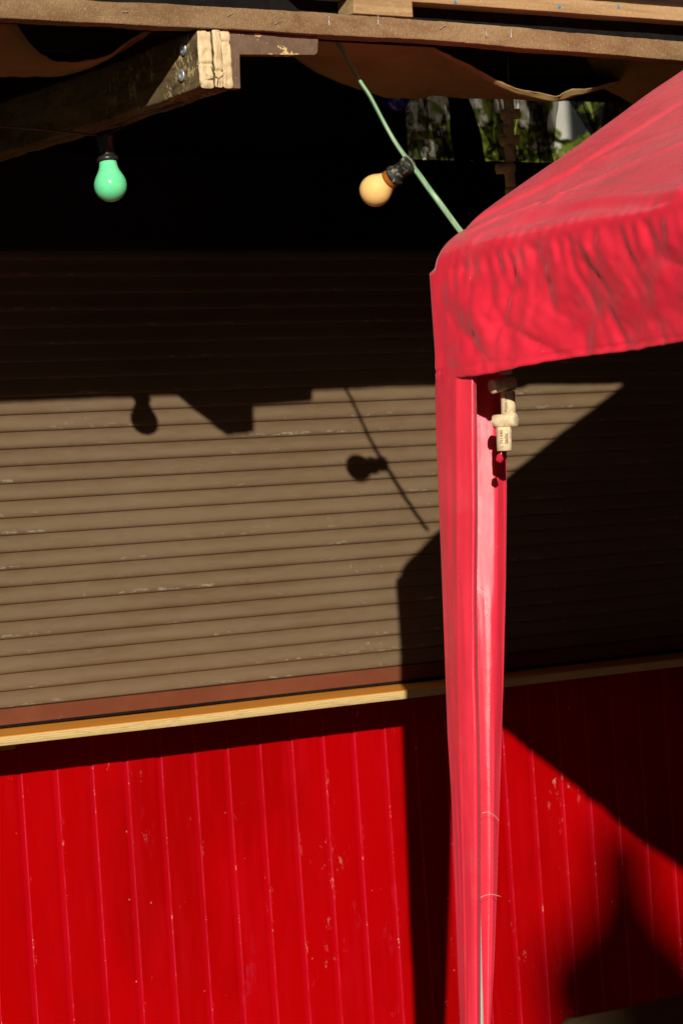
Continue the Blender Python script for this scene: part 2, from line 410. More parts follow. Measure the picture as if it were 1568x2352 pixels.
M_THREAD = m_simple('pale_thread', (.6, .5, .45), (.7, .6, .5), .7, 90)
M_PAVE = m_simple('pale_paving', (.05, .039, .024), (.08, .062, .038), .85, 3, .2, .002)
M_GRASS = m_simple('grass', (.05, .085, .02), (.08, .12, .03), .9, 2, .2, .01)
def m_leaf(name, a, b):
    s = N(name, .6, .3); oi = s.n('ShaderNodeObjectInfo'); s.col(s.mix(s.ramp(s.noise(3.1, None, 3), .35, .65), a, b)); s.translucent(.25, b); return s.m
M_LEAF = m_leaf('leaves', (.07, .10, .008), (.17, .21, .02)); M_BARK = m_simple('bark', (.05, .035, .025), (.1, .075, .05), .9, 18, .1, .004)
M_GLASS = None
def m_glass():
    s = N('dusty_window_glass', .08, .4); tr = s.n('ShaderNodeBsdfTransparent'); tr.inputs[0].default_value = (.93, .93, .9, 1)
    mx = s.n('ShaderNodeMixShader'); mx.inputs[0].default_value = .07; s.t.links.new(tr.outputs[0], mx.inputs[1]); s.t.links.new(s.b.outputs[0], mx.inputs[2])
    s.col((.6, .58, .5)); s.t.links.new(mx.outputs[0], s.out.inputs['Surface']); return s.m
M_GLASS = m_glass()
def m_sheer():
    s = N('black_sheer_cloth', .8, .1); s.col((.050, .034, .026))
    tr = s.n('ShaderNodeBsdfTransparent'); tr.inputs[0].default_value = (.92, .86, .8, 1)
    th = s.noise(24, s.map((1, .3, .42), rot=(0, .35, 0)), 5, .66, 2.4); op = s.ramp(th, .36, .66, .60, .95)
    mx = s.n('ShaderNodeMixShader'); s.set(mx.inputs[0], op); s.t.links.new(tr.outputs[0], mx.inputs[1]); s.t.links.new(s.b.outputs[0], mx.inputs[2])
    s.t.links.new(mx.outputs[0], s.out.inputs['Surface']); return s.m
M_SHEER = m_sheer()
M_BLACKCLOTH = m_simple('black_cloth', (.004, .003, .003), (.008, .006, .005), .9, 20, .1)
M_NEIGH = m_simple('grey_render', (.25, .24, .22), (.32, .31, .28), .9, 2, .1)

# ================================================================== THE SETTING
g = mesh('ground', [(-60, -60, 0), (60, -60, 0), (60, 60, 0), (-60, 60, 0)], [(0, 1, 2, 3)], M_GRASS); struct(g)
g = mesh('pavement', [(-14, -16, .004), (16, -16, .004), (16, .9, .004), (-14, .9, .004)], [(0, 1, 2, 3)], M_PAVE); struct(g)

# ================================================================== THE HUT
hut = empty('wooden_hut')
tag(hut, 'wooden market hut with closed brown roller shutter over bright red plank wall', 'hut')
X0, X1 = .7, 5.4
# --- roller shutter: slat curtain with hooked, bellied slats
PITCH = .038; ZB = 1.1608
def shutter():
    V = []; Fc = []; prof = []
    z0 = 1.1975 - PITCH
    prof += [(0.0, ZB), ]
    for k in range(-1, 27):
        zb = 1.1975 + k * PITCH
        for (t, d) in ((.0, .0022), (.012, .0022), (.016, -.0002), (.04, -.0017), (.10, -.0032), (.20, -.0039), (.34, -.0036), (.50, -.0024), (.66, -.0010), (.80, -.0002), (.92, .0000), (.985, -.0004)):
            z = zb + t * PITCH
            if z > ZB + .001: prof.append((d, z))
    n = 48
    for i in range(n + 1):
        x = X0 + (X1 - X0) * i / n
        for (d, z) in prof:
            V.append((x, d + .0012 * noise.noise(Vector((x * 1.3, z * 3, 1))), z + .0006 * noise.noise(Vector((x * 2.1, z * 40, 5)))))
    m = len(prof)
    for i in range(n):
        for j in range(m - 1):
            a = i * m + j; Fc.append((a, a + m, a + m + 1, a + 1))
    return V, Fc
V, Fc = shutter()
sh = empty('roller_shutter'); sh.parent = hut
o = mesh('slat_curtain', V, Fc, M_SHUT, sh, smooth=True)
o.data.set_sharp_from_angle(angle=math.radians(35))
box('bottom_bar', (X0, -.0065, 1.1243), (X1, .008, ZB - .0012), M_BAR, sh, .0012)
box('gap_shade_strip', (X0, -.003, 1.1185), (X1, .006, 1.1238), M_FELT, sh, .0005)  # black strip painted in for the shade in the gap under the bar
box('shutter_box', (X0, -.05, 2.17), (X1, .05, 2.385), M_BLACKBOX, hut, .003)
# --- planks
def planks():
    V = []; Fc = []; xs = []
    P = .0871
    k = -16
    while 2.2085 + k * P < X1:
        b = 2.2085 + k * P
        if b > X0:
            # board face, fine joint, recessed bead, then the raised arris of the next board
            for (dx, d) in ((-.0128, -.0052), (-.0126, .0005), (-.0117, .0005), (-.0115, -.0018), (-.0030, -.0020), (-.0002, -.0048), (.0012, -.0056), (.004, -.0058), (.03, -.0060), (.065, -.0058)):
                xs.append((b + dx, d, k))
        k += 1
    m = 24; z0, z1 = .03, 1.098
    for (x, d, k) in xs:
        for j in range(m + 1):
            z = z0 + (z1 - z0) * j / m
            V.append((x + .0012 * noise.noise(Vector((k * 3.3, z * 1.5, 2))), d + .0006 * noise.noise(Vector((k * 5.1, z * 1.1, 9))), z))
    for i in range(len(xs) - 1):
        for j in range(m):
            a = i * (m + 1) + j; Fc.append((a, a + m + 1, a + m + 2, a + 1))
    return mesh('plank_wall', V, Fc, M_PLANK, hut)
planks()
for x_, z_ in ((2.255, .62), (2.43, .93), (2.69, .71), (2.865, .965), (3.04, .60), (3.415, .905), (3.58, .66), (3.84, .80), (3.925, .52)):
    lathe('nail_head', [(0, .0001), (0, .0034), (.0008, .0030), (.0011, .0001)], (x_, -.0056, z_), (0, -1, 0), M_PLANK, hut, 14)
box('wall_core', (X0, .01, .0), (X1, .06, 1.10), M_DARKWD, hut, 0)
box('wall_core', (X0, .0165, 1.104), (X1, .06, 2.12), M_DARKWD, hut, 0)
# --- counter shelf
SD = .190
shelf = empty('counter_shelf'); shelf.parent = hut
def shelfmesh():
    V = []; Fc = []; n = 120; rows = [(-.004, 1.1165), (-SD + .002, 1.1165), (-SD, 1.1150)]
    for i in range(n + 1):
        x = X0 + (X1 - X0) * i / n
        w = .0012 * noise.noise(Vector((x * 2.2, 0, 4)))
        for (y, z) in rows: V.append((x, y, z + w))
    for i in range(n):
        for j in range(2):
            a = i * 3 + j; Fc.append((a, a + 1, a + 4, a + 3))
    mesh('shelf_top', V, Fc, M_SILLTOP, shelf)
    V = []; Fc = []; rows = [(-SD, 1.1150), (-SD - .0004, 1.108), (-SD, 1.1020), (-SD + .0015, 1.0968), (-.006, 1.0968)]
    k = len(rows)
    for i in range(n + 1):
        x = X0 + (X1 - X0) * i / n; w = .0012 * noise.noise(Vector((x * 2.2, 0, 4)))
        for (y, z) in rows: V.append((x, y + .0004 * noise.noise(Vector((x * 30, z * 300, 4))) * (z > 1.0969), z + w))
    for i in range(n):
        for j in range(k - 1):
            a = i * k + j; Fc.append((a, a + 1, a + k + 1, a + k))
    mesh('plywood_edge', V, Fc, M_PLY, shelf)
shelfmesh()
q = onY((36, 1725), -.12)
box('support_block', (q.x - .22, -.122, 1.081), (q.x, -.012, 1.0955), M_LATH, shelf, .002)

# --- roof: felted deck rising to the back
def deck(name, y0, y1, z0, z1, th, m):
    V = [(X0 - .3, y0, z0), (X1 + .3, y0, z0), (X1 + .3, y1, z1), (X0 - .3, y1, z1)]
    V += [(a, b, c + th) for a, b, c in V]
    return mesh(name, V, [(3, 2, 1, 0), (4, 5, 6, 7), (0, 1, 5, 4), (1, 2, 6, 5), (2, 3, 7, 6), (3, 0, 4, 7)], m, hut)
deck('roof_deck', -1.165, .12, 2.452, 2.640, .018, M_FELT)
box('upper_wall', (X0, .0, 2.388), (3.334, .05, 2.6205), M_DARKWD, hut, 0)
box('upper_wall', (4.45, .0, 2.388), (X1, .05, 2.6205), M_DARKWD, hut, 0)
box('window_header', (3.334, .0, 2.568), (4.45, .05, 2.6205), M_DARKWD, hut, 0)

# battens
bt = empty('eaves_batten'); bt.parent = hut
zb = lambda x: interp([(.4, 2.405), (1.7, 2.4005), (2.2, 2.4045), (2.6, 2.4045), (3.18, 2.393), (5.6, 2.386)], x)[0]
path = [(x, -1.222, zb(x) + .0195) for x in [.4 + .1 * i for i in range(52)]]
timber('batten_timber', path, (.018, .0195), M_BATTEN, bt, rough=.0012, rnd=.002, step=.012, seed=3)
def staple(px, ang, ln=.012):
    c = onY(px, -1.2415); d = Vector((cos(ang), 0, sin(ang))) * ln / 2
    tube('staple', [c - d + Vector((0, .002, 0)), c - d * .9 - Vector((0, .0012, 0)), c, c + d * .9 - Vector((0, .0012, 0)), c + d + Vector((0, .002, 0))], .0006, M_METAL, bt, seg=6, per=3)
for p_, a_, l_ in (((287, 26), .1, .010), ((528, 33), .5, .012), ((640, 50), .35, .016), ((755, 47), 1.55, .018), ((1018, 60), .5, .016), ((868, 46), 1.5, .018), ((1173, 76), 1.5, .018), ((1116, 74), 1.55, .016)):
    staple(p_, a_, l_)
lp = []
for x in (2.3, 2.76, 3.2, 4.0, 5.4): lp.append((x, -1.2045, interp([(2.3, 2.4925), (2.76, 2.4925), (3.2, 2.4905), (5.5, 2.484)], x)[0]))
lt = empty('upper_lath'); lt.parent = hut
timber('lath_timber', lp, (.02, .014), M_LATH, lt, rough=.0008, rnd=.0015, step=.015, seed=8)
for px in ((1046, 3), (1285, 13), (1420, 14)):
    c = onY(px, -1.2262)
    bm = bmesh.new(); bmesh.ops.create_grid(bm, x_segments=3, y_segments=3, size=.0028)
    for v in bm.verts: v.co = c + Vector((v.co.x * (.8 + .5 * random.random()), .0004 * random.random(), v.co.y * (.8 + .5 * random.random())))
    frombm('blue_tape_scrap', bm, m_simple('blue_plastic', (.02, .22, .45), (.04, .3, .55), .5, 30), lt)
a = onY((835, 20), -1.24); b = onY((949, 20), -1.24)
box('spacer_block', (a.x - .02, -1.238, 2.4470), (b.x, -1.184, 2.4780), M_LATH, hut, .002)
# gutter pipe on top
tube('gutter_pipe', [(2.2, -1.215, 2.539), (3.2, -1.215, 2.533), (5.6, -1.215, 2.519)], .030, M_PIPE, hut, seg=24, per=6)
box('sun_block_fascia', (X0 - .3, -1.182, 2.408), (X1 + .3, -1.170, 2.63), M_FELT, hut, 0)  # black sheet added to stop sun and sky leaking over the batten
# --- roof beam, three laminations on the end
bmr = empty('roof_beam'); bmr.parent = hut
YB = -1.234
def bpath(dx, dz=0, y0=YB): return [(2.1145 + dx, y0, 2.3515 + dz), (2.1145 + dx, -.8, 2.357 + dz), (2.1145 + dx, -.4, 2.372 + dz), (2.1145 + dx, -.02, 2.386 + dz)]
for i, (dx, hw, dz, y0) in enumerate(((-.0195, .0140, .000, YB + .004), (.0035, .0085, .002, YB), (.0225, .0100, .0015, YB + .003))):
    timber('beam_timber', bpath(dx, dz, y0), (hw, .0515), M_BEAM, bmr, rough=.0018, rnd=.005, step=.015, seed=11 + i, cap=False)
    # end grain face, cracked and uneven
    V = []; Fc = []; nx, nz = 14, 44
    cx_, cz_ = 2.1145 + dx, 2.3515 + dz
    for a_ in range(nx + 1):
        for b_ in range(nz + 1):
            u, v = a_ / nx * 2 - 1, b_ / nz * 2 - 1
            x = cx_ + u * (hw - .0003); z = cz_ + v * (.0515 - .0006 - .003 * (abs(u) ** 6))
            p = Vector((x, 0, z)); e = max(abs(u), abs(v)) ** 8
            dd = -.0035 * (1 - e) + .0030 * noise.noise(p * 70 + Vector((i * 3, 0, 0))) + .0008 * noise.noise(p * 260)
            for zc in (((2.343, 2.330, 2.9)[i]), (2.9, 2.9, 2.383)[i]):
                dd += .0065 * exp(-((z - zc - .0030 * noise.noise(Vector((x * 90, i, 0)))) / .0012) ** 2) * (1 if noise.noise(Vector((x * 60, zc * 50, 3))) > -.2 else .2)
            V.append((x, y0 + dd, z + (.0025 * noise.noise(Vector((x * 200, i, 7))) if v > .95 else 0)))
    for a_ in range(nx):
        for b_ in range(nz):
            k = a_ * (nz + 1) + b_; Fc.append((k, k + nz + 1, k + nz + 2, k + 1))
    mesh('end_grain', V, Fc, M_END, bmr, smooth=True)
for px in ((421, 112), (417, 172)):
    c = onX(px, 2.0795)
    sc = lathe('screw', [(0, .0001), (0, .003), (.0002, .0108), (.0016, .0112), (.0030, .0095), (.0036, .006), (.0030, .0042), (.0016, .0036), (.0014, .0001)], (c.x + .0005, c.y, c.z), (-1, 0, 0), M_METAL, bmr, 24)
# brown painted angle board screwed to the beam
pb = empty('painted_board'); pb.parent = hut
a = onY((737, 122), -1.236); bq = onY((737, 72), -1.236); c = onY((562, 122), -1.236); d = onY((561, 200), -1.236)
bm = bmesh.new()
xl = 2.1485; pts = [(xl, d.z), (d.x - .002, d.z), (d.x + .001, c.z), (a.x - .008, a.z - .001), (a.x - .0025, a.z + .0015), (a.x, a.z + .008), (bq.x, 2.4035), (xl, 2.4035)]
vs = [bm.verts.new((x, -1.226, z)) for x, z in pts]; f = bm.faces.new(vs); r_ = bmesh.ops.extrude_face_region(bm, geom=[f])
for v in r_['geom']:
    if isinstance(v, bmesh.types.BMVert): v.co.y += .019
bevelled(bm, .0012)
frombm('board', bm, M_CHIP, pb)

# --- clerestory window
win = empty('clerestory_window'); win.parent = hut
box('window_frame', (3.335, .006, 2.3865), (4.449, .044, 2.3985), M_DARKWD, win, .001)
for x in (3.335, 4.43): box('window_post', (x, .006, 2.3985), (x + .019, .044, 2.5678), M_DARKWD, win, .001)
mesh('pane', [(3.345, .03, 2.399), (4.43, .03, 2.399), (4.43, .03, 2.567), (3.345, .03, 2.567)], [(0, 1, 2, 3)], M_GLASS, win)

# ================================================================== sheer black cloth strips behind the eaves
def sheer(name, xa, xb, ztop, zlow, y, seed, m, amp=.018, lean=0.0, narrow=.0):
    V = []; Fc = []; nx, nz = 60, 24
    for i in range(nx + 1):
        for j in range(nz + 1):
            u, v = i / nx, j / nz
            w = 1 - narrow * v; x = xa + (xb - xa) * (.5 + (u - .5) * w) + lean * v + .012 * noise.noise(Vector((u * 3, v * 2.4, seed)))
            zl = zlow + .012 * noise.noise(Vector((u * 6, 0, seed * 2)))
            V.append((x, y + amp * noise.noise(Vector((u * 8 + v * 1.5, v * 1.1, seed + 5))), ztop + (zl - ztop) * v))
    for i in range(nx):
        for j in range(nz):
            a = i * (nz + 1) + j; Fc.append((a, a + nz + 1, a + nz + 2, a + 1))
    return mesh(name, V, Fc, m, None, smooth=True)
SH = [('smoky sheer black cloth hung leftmost in the gap, below the blue bulb', [(3.29, 3.40, -.03, .03, .1), (3.27, 3.37, -.06, .02, .3), (3.35, 3.42, -.045, .05, .5)]),
      ('gathered sheer black cloth hung just right of the blue bulb', [(3.385, 3.46, -.04, .01, .2), (3.42, 3.47, -.06, .03, .5)]),
      ('sheer black cloth with tangled folds left of the hanging cork string', [(3.50, 3.575, -.035, .085, .35), (3.56, 3.60, -.05, .05, .6), (3.60, 3.665, -.04, -.015, .15)]),
      ('brownish sheer black cloth hanging directly behind the dim cork string', [(3.645, 3.75, -.06, -.01, .1), (3.70, 3.80, -.04, -.02, .2), (3.70, 3.76, -.03, .02, .2)]),
      ('knotted sheer black cloth hanging beside the red canopy slope', [(3.825, 3.88, -.03, .10, .7), (3.87, 4.02, -.05, .03, .3), (3.95, 4.12, -.035, -.04, .1), (4.06, 4.25, -.05, .0, .1)])]
for i, (lab, strips) in enumerate(SH):
    ct = empty('sheer_curtain'); tag(ct, lab, 'curtain', 'sheer black cloths hung in the gap')
    for k, (xa, xb, y, ln, nr) in enumerate(strips):
        sheer('cloth_strip', xa, xb, 2.575, 2.392 + .02 * (k == 1), y, i * 3.3 + k * 1.7 + 1, M_SHEER, .012, ln, nr).parent = ct
o = sheer('black_drape', 3.425, 3.485, 2.575, 2.38, -.07, 21, M_BLACKCLOTH, .008, .03, -.6); tag(o, 'opaque black drape between two sheer cloths in the gap', 'drape')

# ================================================================== burlap drapes
def burlap(name, rows, label, nu=90, extra=0.0, back=None):
    """rows: list of (Y, [(px,py)...]) measured lines; lofted into one sheet"""
    C_ = []
    for (Y, pl) in rows:
        P = catmull([onY(p, Y) for p in pl], 10)
        L = [0]
        for i in range(1, len(P)): L.append(L[-1] + (P[i] - P[i - 1]).length)
        r = []
        for k in range(nu + 1):
            s_ = L[-1] * k / nu; j = 0
            while j < len(L) - 2 and L[j + 1] < s_: j += 1
            t = (s_ - L[j]) / max(1e-9, L[j + 1] - L[j]); r.append(P[j].lerp(P[j + 1], t))
        C_.append(r)
    V = []; Fc = []; sub = 8; R = []
    for i in range(len(C_) - 1):
        for s_ in range(sub if i < len(C_) - 2 else sub + 1):
            t = s_ / sub; R.append([C_[i][k].lerp(C_[i + 1][k], t) for k in range(nu + 1)])
    for ri, r in enumerate(R):
        for k, p in enumerate(r):
            w = .006 * noise.noise(p * 9 + Vector((extra, 0, 0))) + .006 * abs(noise.noise(Vector((p.x * 16 + p.y * 9, p.y * 5, extra)))) + .0012 * noise.noise(p * 60) * (1 + 2 * (ri == 0))
            V.append(p + Vector((0, w, w)))
    m = nu + 1
    for i in range(len(R) - 1):
        for k in range(nu): a = i * m + k; Fc.append((a, a + 1, a + m + 1, a + m))
    o = mesh(name, V, Fc, M_BURLAP, None, smooth=True)
    md = o.modifiers.new('thick', 'SOLIDIFY'); md.thickness = .0018
    return tag(o, label, 'burlap cloth', 'burlap drapes under the eaves')
burlap('burlap_drape', [(-1.105, [(-220, 20), (-60, 35), (22, 38), (33, 44), (50, 72), (72, 102), (98, 124), (128, 138), (164, 143), (205, 136), (256, 119), (302, 87), (354, 59), (385, 40)]),
                        (-1.095, [(-220, 40), (-60, 55), (10, 60), (28, 70), (46, 88), (70, 113), (97, 132), (128, 146), (164, 150), (205, 144), (256, 127), (302, 94), (354, 65), (385, 46)]),
                        (-.98, [(-220, 120), (-100, 140), (0, 154), (30, 157), (77, 157), (110, 160), (141, 160), (170, 158), (205, 151), (245, 132), (282, 110), (320, 84), (355, 62), (385, 45)]),
                        (-.80, [(-220, 150), (-100, 165), (0, 175), (30, 176), (77, 177), (110, 177), (141, 175), (170, 168), (205, 156), (245, 136), (282, 113), (320, 88), (355, 66), (385, 50)]),
                        (-.60, [(-220, 100), (-100, 115), (0, 125), (30, 126), (77, 127), (110, 127), (141, 125), (170, 118), (205, 106), (245, 90), (282, 75), (320, 60), (355, 50), (385, 40)])],
       'brown burlap drape sagging under the eaves at far left above the dark beam', extra=3)
burlap('burlap_drape', [(-1.140, [(560, 58), (660, 66), (760, 74), (860, 82), (930, 87), (971, 93), (1008, 116), (1045, 135), (1081, 152), (1118, 172), (1155, 190), (1186, 202), (1218, 209), (1248, 215), (1275, 219), (1291, 213), (1318, 208), (1349, 205), (1378, 199), (1420, 185)]),
                        (-1.130, [(560, 64), (660, 72), (760, 80), (860, 88), (930, 94), (971, 102), (1008, 125), (1045, 144), (1081, 161), (1118, 182), (1155, 201), (1186, 213), (1218, 222), (1248, 227), (1275, 230), (1296, 228), (1322, 219), (1350, 213), (1380, 204), (1422, 189)]),
                        (-.86, [(566, 122), (661, 124), (700, 148), (746, 173), (804, 197), (835, 207), (882, 220), (930, 224), (971, 225), (998, 218), (1029, 222), (1085, 225), (1144, 226), (1200, 228), (1260, 230), (1292, 228), (1320, 218), (1352, 210), (1382, 200), (1425, 185)]),
                        (-.60, [(566, 82), (661, 84), (700, 108), (746, 133), (804, 157), (835, 167), (882, 180), (930, 184), (971, 185), (998, 178), (1029, 182), (1085, 185), (1144, 186), (1200, 188), (1260, 190), (1292, 188), (1320, 178), (1352, 170), (1382, 160), (1425, 145)])],
       'long brown burlap drape with a sunlit lower lip sagging behind the green cable', extra=7)
burlap('burlap_drape', [(-1.10, [(1340, 118), (1440, 128), (1560, 138), (1700, 150), (1900, 170)]),
                        (-1.00, [(1360, 160), (1450, 170), (1560, 180), (1700, 190), (1900, 210)]),
                        (-.88, [(1384, 200), (1432, 226), (1500, 262), (1640, 300), (1900, 330)]),
                        (-.70, [(1384, 160), (1432, 186), (1500, 222), (1640, 260), (1900, 300)])],
       'shadowy maroon brown burlap drape at right, behind the red canopy slope', extra=12)

# ================================================================== string lights
BULB = [(0, .0003), (.0008, .006), (.003, .0128), (.0075, .0200), (.013, .0254), (.020, .0292), (.029, .0310), (.038, .0303), (.046, .0275), (.053, .0236), (.059, .0203), (.065, .0180), (.071, .0168), (.078, .0162)]
def bulb(root, bottom, axis, m, msock, neck=None, sleeve=.042):
    o = lathe('bulb', BULB, bottom, axis, m, root, 48)
    ax = Vector(axis).normalized(); b = Vector(bottom)
    if neck: lathe('bulb_neck', [(.0, .0183), (.003, .0187), (.008, .0180), (.0125, .0172)], b + ax * .0655, ax, neck, root, 40)
    lathe('metal_collar', [(0, .0150), (0, .0168), (.002, .0178), (.004, .0166), (.006, .0176), (.007, .0150)], b + ax * .0765, ax, M_METAL if msock is M_WSOCK else M_SOCK, root, 32)
    lathe('socket', [(0, .014), (0, .0196), (.0015, .0205), (.006, .0205), (.0075, .0190), (.009, .0165), (.012, .0158), (sleeve - .008, .0155), (sleeve - .006, .0172), (sleeve + .004, .0172), (sleeve + .006, .015), (sleeve + .007, .002)], b + ax * .0775, ax, msock, root, 36)
# green bulb under the beam
s1 = empty('string_light'); tag(s1, 'green light bulb hanging under the dark roof beam at left', 'string light', 'coloured string lights')
bot = onY((258, 463.5), -.878); top = onY((243, 330), -.872)
bulb(s1, bot, top - bot, M_GREEN, M_SOCK, sleeve=.046)
tube('cable', [onY((-120, 284), -.95), onY((0, 289), -.93), onY((90, 296), -.90), onY((170, 305), -.885), onY((215, 309), -.874), onY((243, 307), -.872), onY((262, 300), -.86), onY((330, 262), -.6)], .0022, M_DCABLE, s1, seg=8)
# orange bulb on the green cable
s2 = empty('string_light'); tag(s2, 'yellow orange light bulb on a pale green cable running down to the red canopy', 'string light', 'coloured string lights')
cen = onY((862, 437), -1.095); sk = onY((948, 369), -1.175)
ax = (sk - cen).normalized(); bulb(s2, cen - ax * .031, ax, M_YELL, M_WSOCK, neck=M_ORANGE, sleeve=.040)
cp = [(744, 30), (765, 76), (790, 121), (812, 160), (829, 190), (848, 219), (868, 256), (888, 293), (910, 330), (936, 367), (960, 398), (985, 433), (1008, 464), (1030, 494), (1052, 524), (1075, 552)]
tube('cable', [onY(p, interp([(0, -1.085), (4, -1.118), (9, -1.165), (12, -1.195), (15, -1.21)], i)[0]) for i, p in enumerate(cp)], 0, M_CABLE, s2, seg=16, flat=(.0056, .0042), twist=lambda t: .25 + 1.0 * sin(t * 5), per=8)
# blue bulb deep in the shade
s3 = empty('string_light'); tag(s3, 'unlit dark blue light bulb half hidden behind the burlap in deep shade', 'string light', 'coloured string lights')
bot = onY((910, 256), -.35); bulb(s3, bot, (0.02, 0, 1), M_BLUE, M_SOCK)
tube('cable', [bot + Vector((-.5, .1, .16)), bot + Vector((-.2, .03, .14)), bot + Vector((0, 0, .13)), bot + Vector((.25, .05, .145)), bot + Vector((.6, .1, .17))], .0022, M_DCABLE, s3, seg=8)

# ================================================================== cork garlands
def cork(root, c, axis, r=.0125, ln=.043, text=None, rotz=0):
    ax = Vector(axis).normalized(); o = Vector(c) - ax * ln / 2; k = random.random() * 9
    o_ = lathe('cork', [(0, .0001), (0, r - .0012), (.0010, r), (ln * .3, r * .985), (ln * .6, r * .99), (ln - .001, r), (ln, r - .0012), (ln, .0001)], o, ax, M_CORK, root, 32)
    for v in o_.data.vertices: v.co += Vector([.0006 * noise.noise(v.co * 120 + Vector((k, i * 5, 0))) for i in range(3)])
    if text:
        # hand-lettered ink, wrapped round the cork towards the viewer, reading down its length
        view = (CAM - Vector(c)); view = (view - ax * view.dot(ax)).normalized(); side = ax.cross(view)
        for row, tx in enumerate(text):
            cu = bpy.data.curves.new('t', 'FONT'); cu.body = tx; cu.size = .0085; cu.resolution_u = 2
            to = bpy.data.objects.new('t', cu); COL.objects.link(to); dg = bpy.context.evaluated_depsgraph_get(); me = bpy.data.meshes.new_from_object(to.evaluated_get(dg)); COL.objects.unlink(to)
            w = max([v.co.x for v in me.vertices] + [.001])
            for v in me.vertices:
                along = -(v.co.x - w / 2) * min(1, .034 / w); across = v.co.y + (.0045 - row * .0085 - .003); th_ = across / r
                v.co = Vector(c) + ax * along + (view * cos(th_) + side * sin(th_)) * (r + .0007)
            link('handwriting', me, M_INK, o_)
    return o_
g1 = empty('cork_garland'); tag(g1, 'sunlit string of wine corks ending in a red knot beside the canopy leg', 'cork garland', 'strings of wine corks')
YG = -1.43
def gp(x, y): return onY((976 + (x) * .1953, 803.7 + y * .1953), YG)    # measured on the enlarged detail
tube('string', [gp(905, 60), gp(940, 250), gp(950, 420), gp(975, 600), gp(945, 830), gp(930, 1050), gp(900, 1190), gp(882, 1250)], .0009, M_THREAD, g1, seg=6, per=4)
dn = Vector((0, 0, -1))
cork(g1, gp(928, 150), gp(945, 340) - gp(915, 60) , .0125, .043)
cork(g1, gp(908, 408), gp(1060, 385) - gp(760, 440), .0130, .0475)
cork(g1, gp(975, 622), gp(982, 750) - gp(970, 492), .0132, .0415, text=['Monte nova'])
cork(g1, gp(940, 833), (gp(1010, 830) - gp(870, 840)) + Vector((0, -.050, 0)), .0125, .043)
cork(g1, gp(928, 1050), gp(935, 1180) - gp(925, 915), .0138, .0425, text=['1 791440', '38/06'])
c = gp(876, 1285); bm = bmesh.new(); bmesh.ops.create_icosphere(bm, subdivisions=3, radius=.0068)
for v in bm.verts: v.co = c + v.co * (1 + .25 * noise.noise(v.co * 300)) + Vector((0, 0, .003 if v.co.z > .004 else 0))
frombm('red_knot', bm, M_RED, g1, True)
g2 = empty('cork_garland'); tag(g2, 'dim string of wine corks hanging in deep shade left of the canopy slope', 'cork garland', 'strings of wine corks')
YH = -.55; zz = [(1168, 240, 0), (1167, 275, 0), (1172, 262, 1), (1168, 305, 0), (1170, 322, 1), (1170, 352, 0), (1160, 386, 1), (1171, 412, 0), (1172, 450, 0)]
for (x, y, h) in zz:
    cork(g2, onY((x, y), YH), (1, -.3, .05) if h else (.05, 0, -1), .0118, .042 if h else .036)
tube('string', [onY((1166, 120), YH), onY((1168, 240), YH), onY((1172, 480), YH), onY((1176, 560), YH)], .0009, M_THREAD, g2, seg=6, per=4)

# ================================================================== red party tent
tent = empty('party_tent'); tag(tent, 'red nylon party tent with wrinkled side valance and tapering fabric leg', 'party tent')
XC, YC, XE, YE = 2.484, -1.30, 5.45, -4.15        # near-left edge, back edge, right edge, front edge
ZH = 1.769; EAVE = 2.003; SL = .569; RC = .045; RH = .016
def axis_pts(a, b, fine_to, fine, coarse):
    out = [a]; x = a; sg = 1 if b > a else -1
    while True:
        d = abs(x - a); st = fine if d < fine_to else coarse
        x += sg * st
        if (b - x) * sg <= st * .3: out.append(b); return out
        out.append(x)
xs = [XC, XC + .002, XC + .004, XC + .007, XC + .010, XC + .013] + axis_pts(XC + RH, XC + 1.0, .9, .0055, .02); xs += [XC + 1.0 + (XE - RC * 1.5 - XC - 1.0) * k / 16 for k in range(1, 17)] + [XE - RC + RC * k / 8 for k in range(0, 9)]
ys = [YC, YC - .002, YC - .004, YC - .007, YC - .010, YC - .013] + axis_pts(YC - RH, YC - 1.0, .9, .0055, .02); ys += [YC - 1.0 + (YE + RC * 1.5 - YC + 1.0) * k / 16 for k in range(1, 17)] + [YE + RC - RC * k / 8 for k in range(0, 9)]
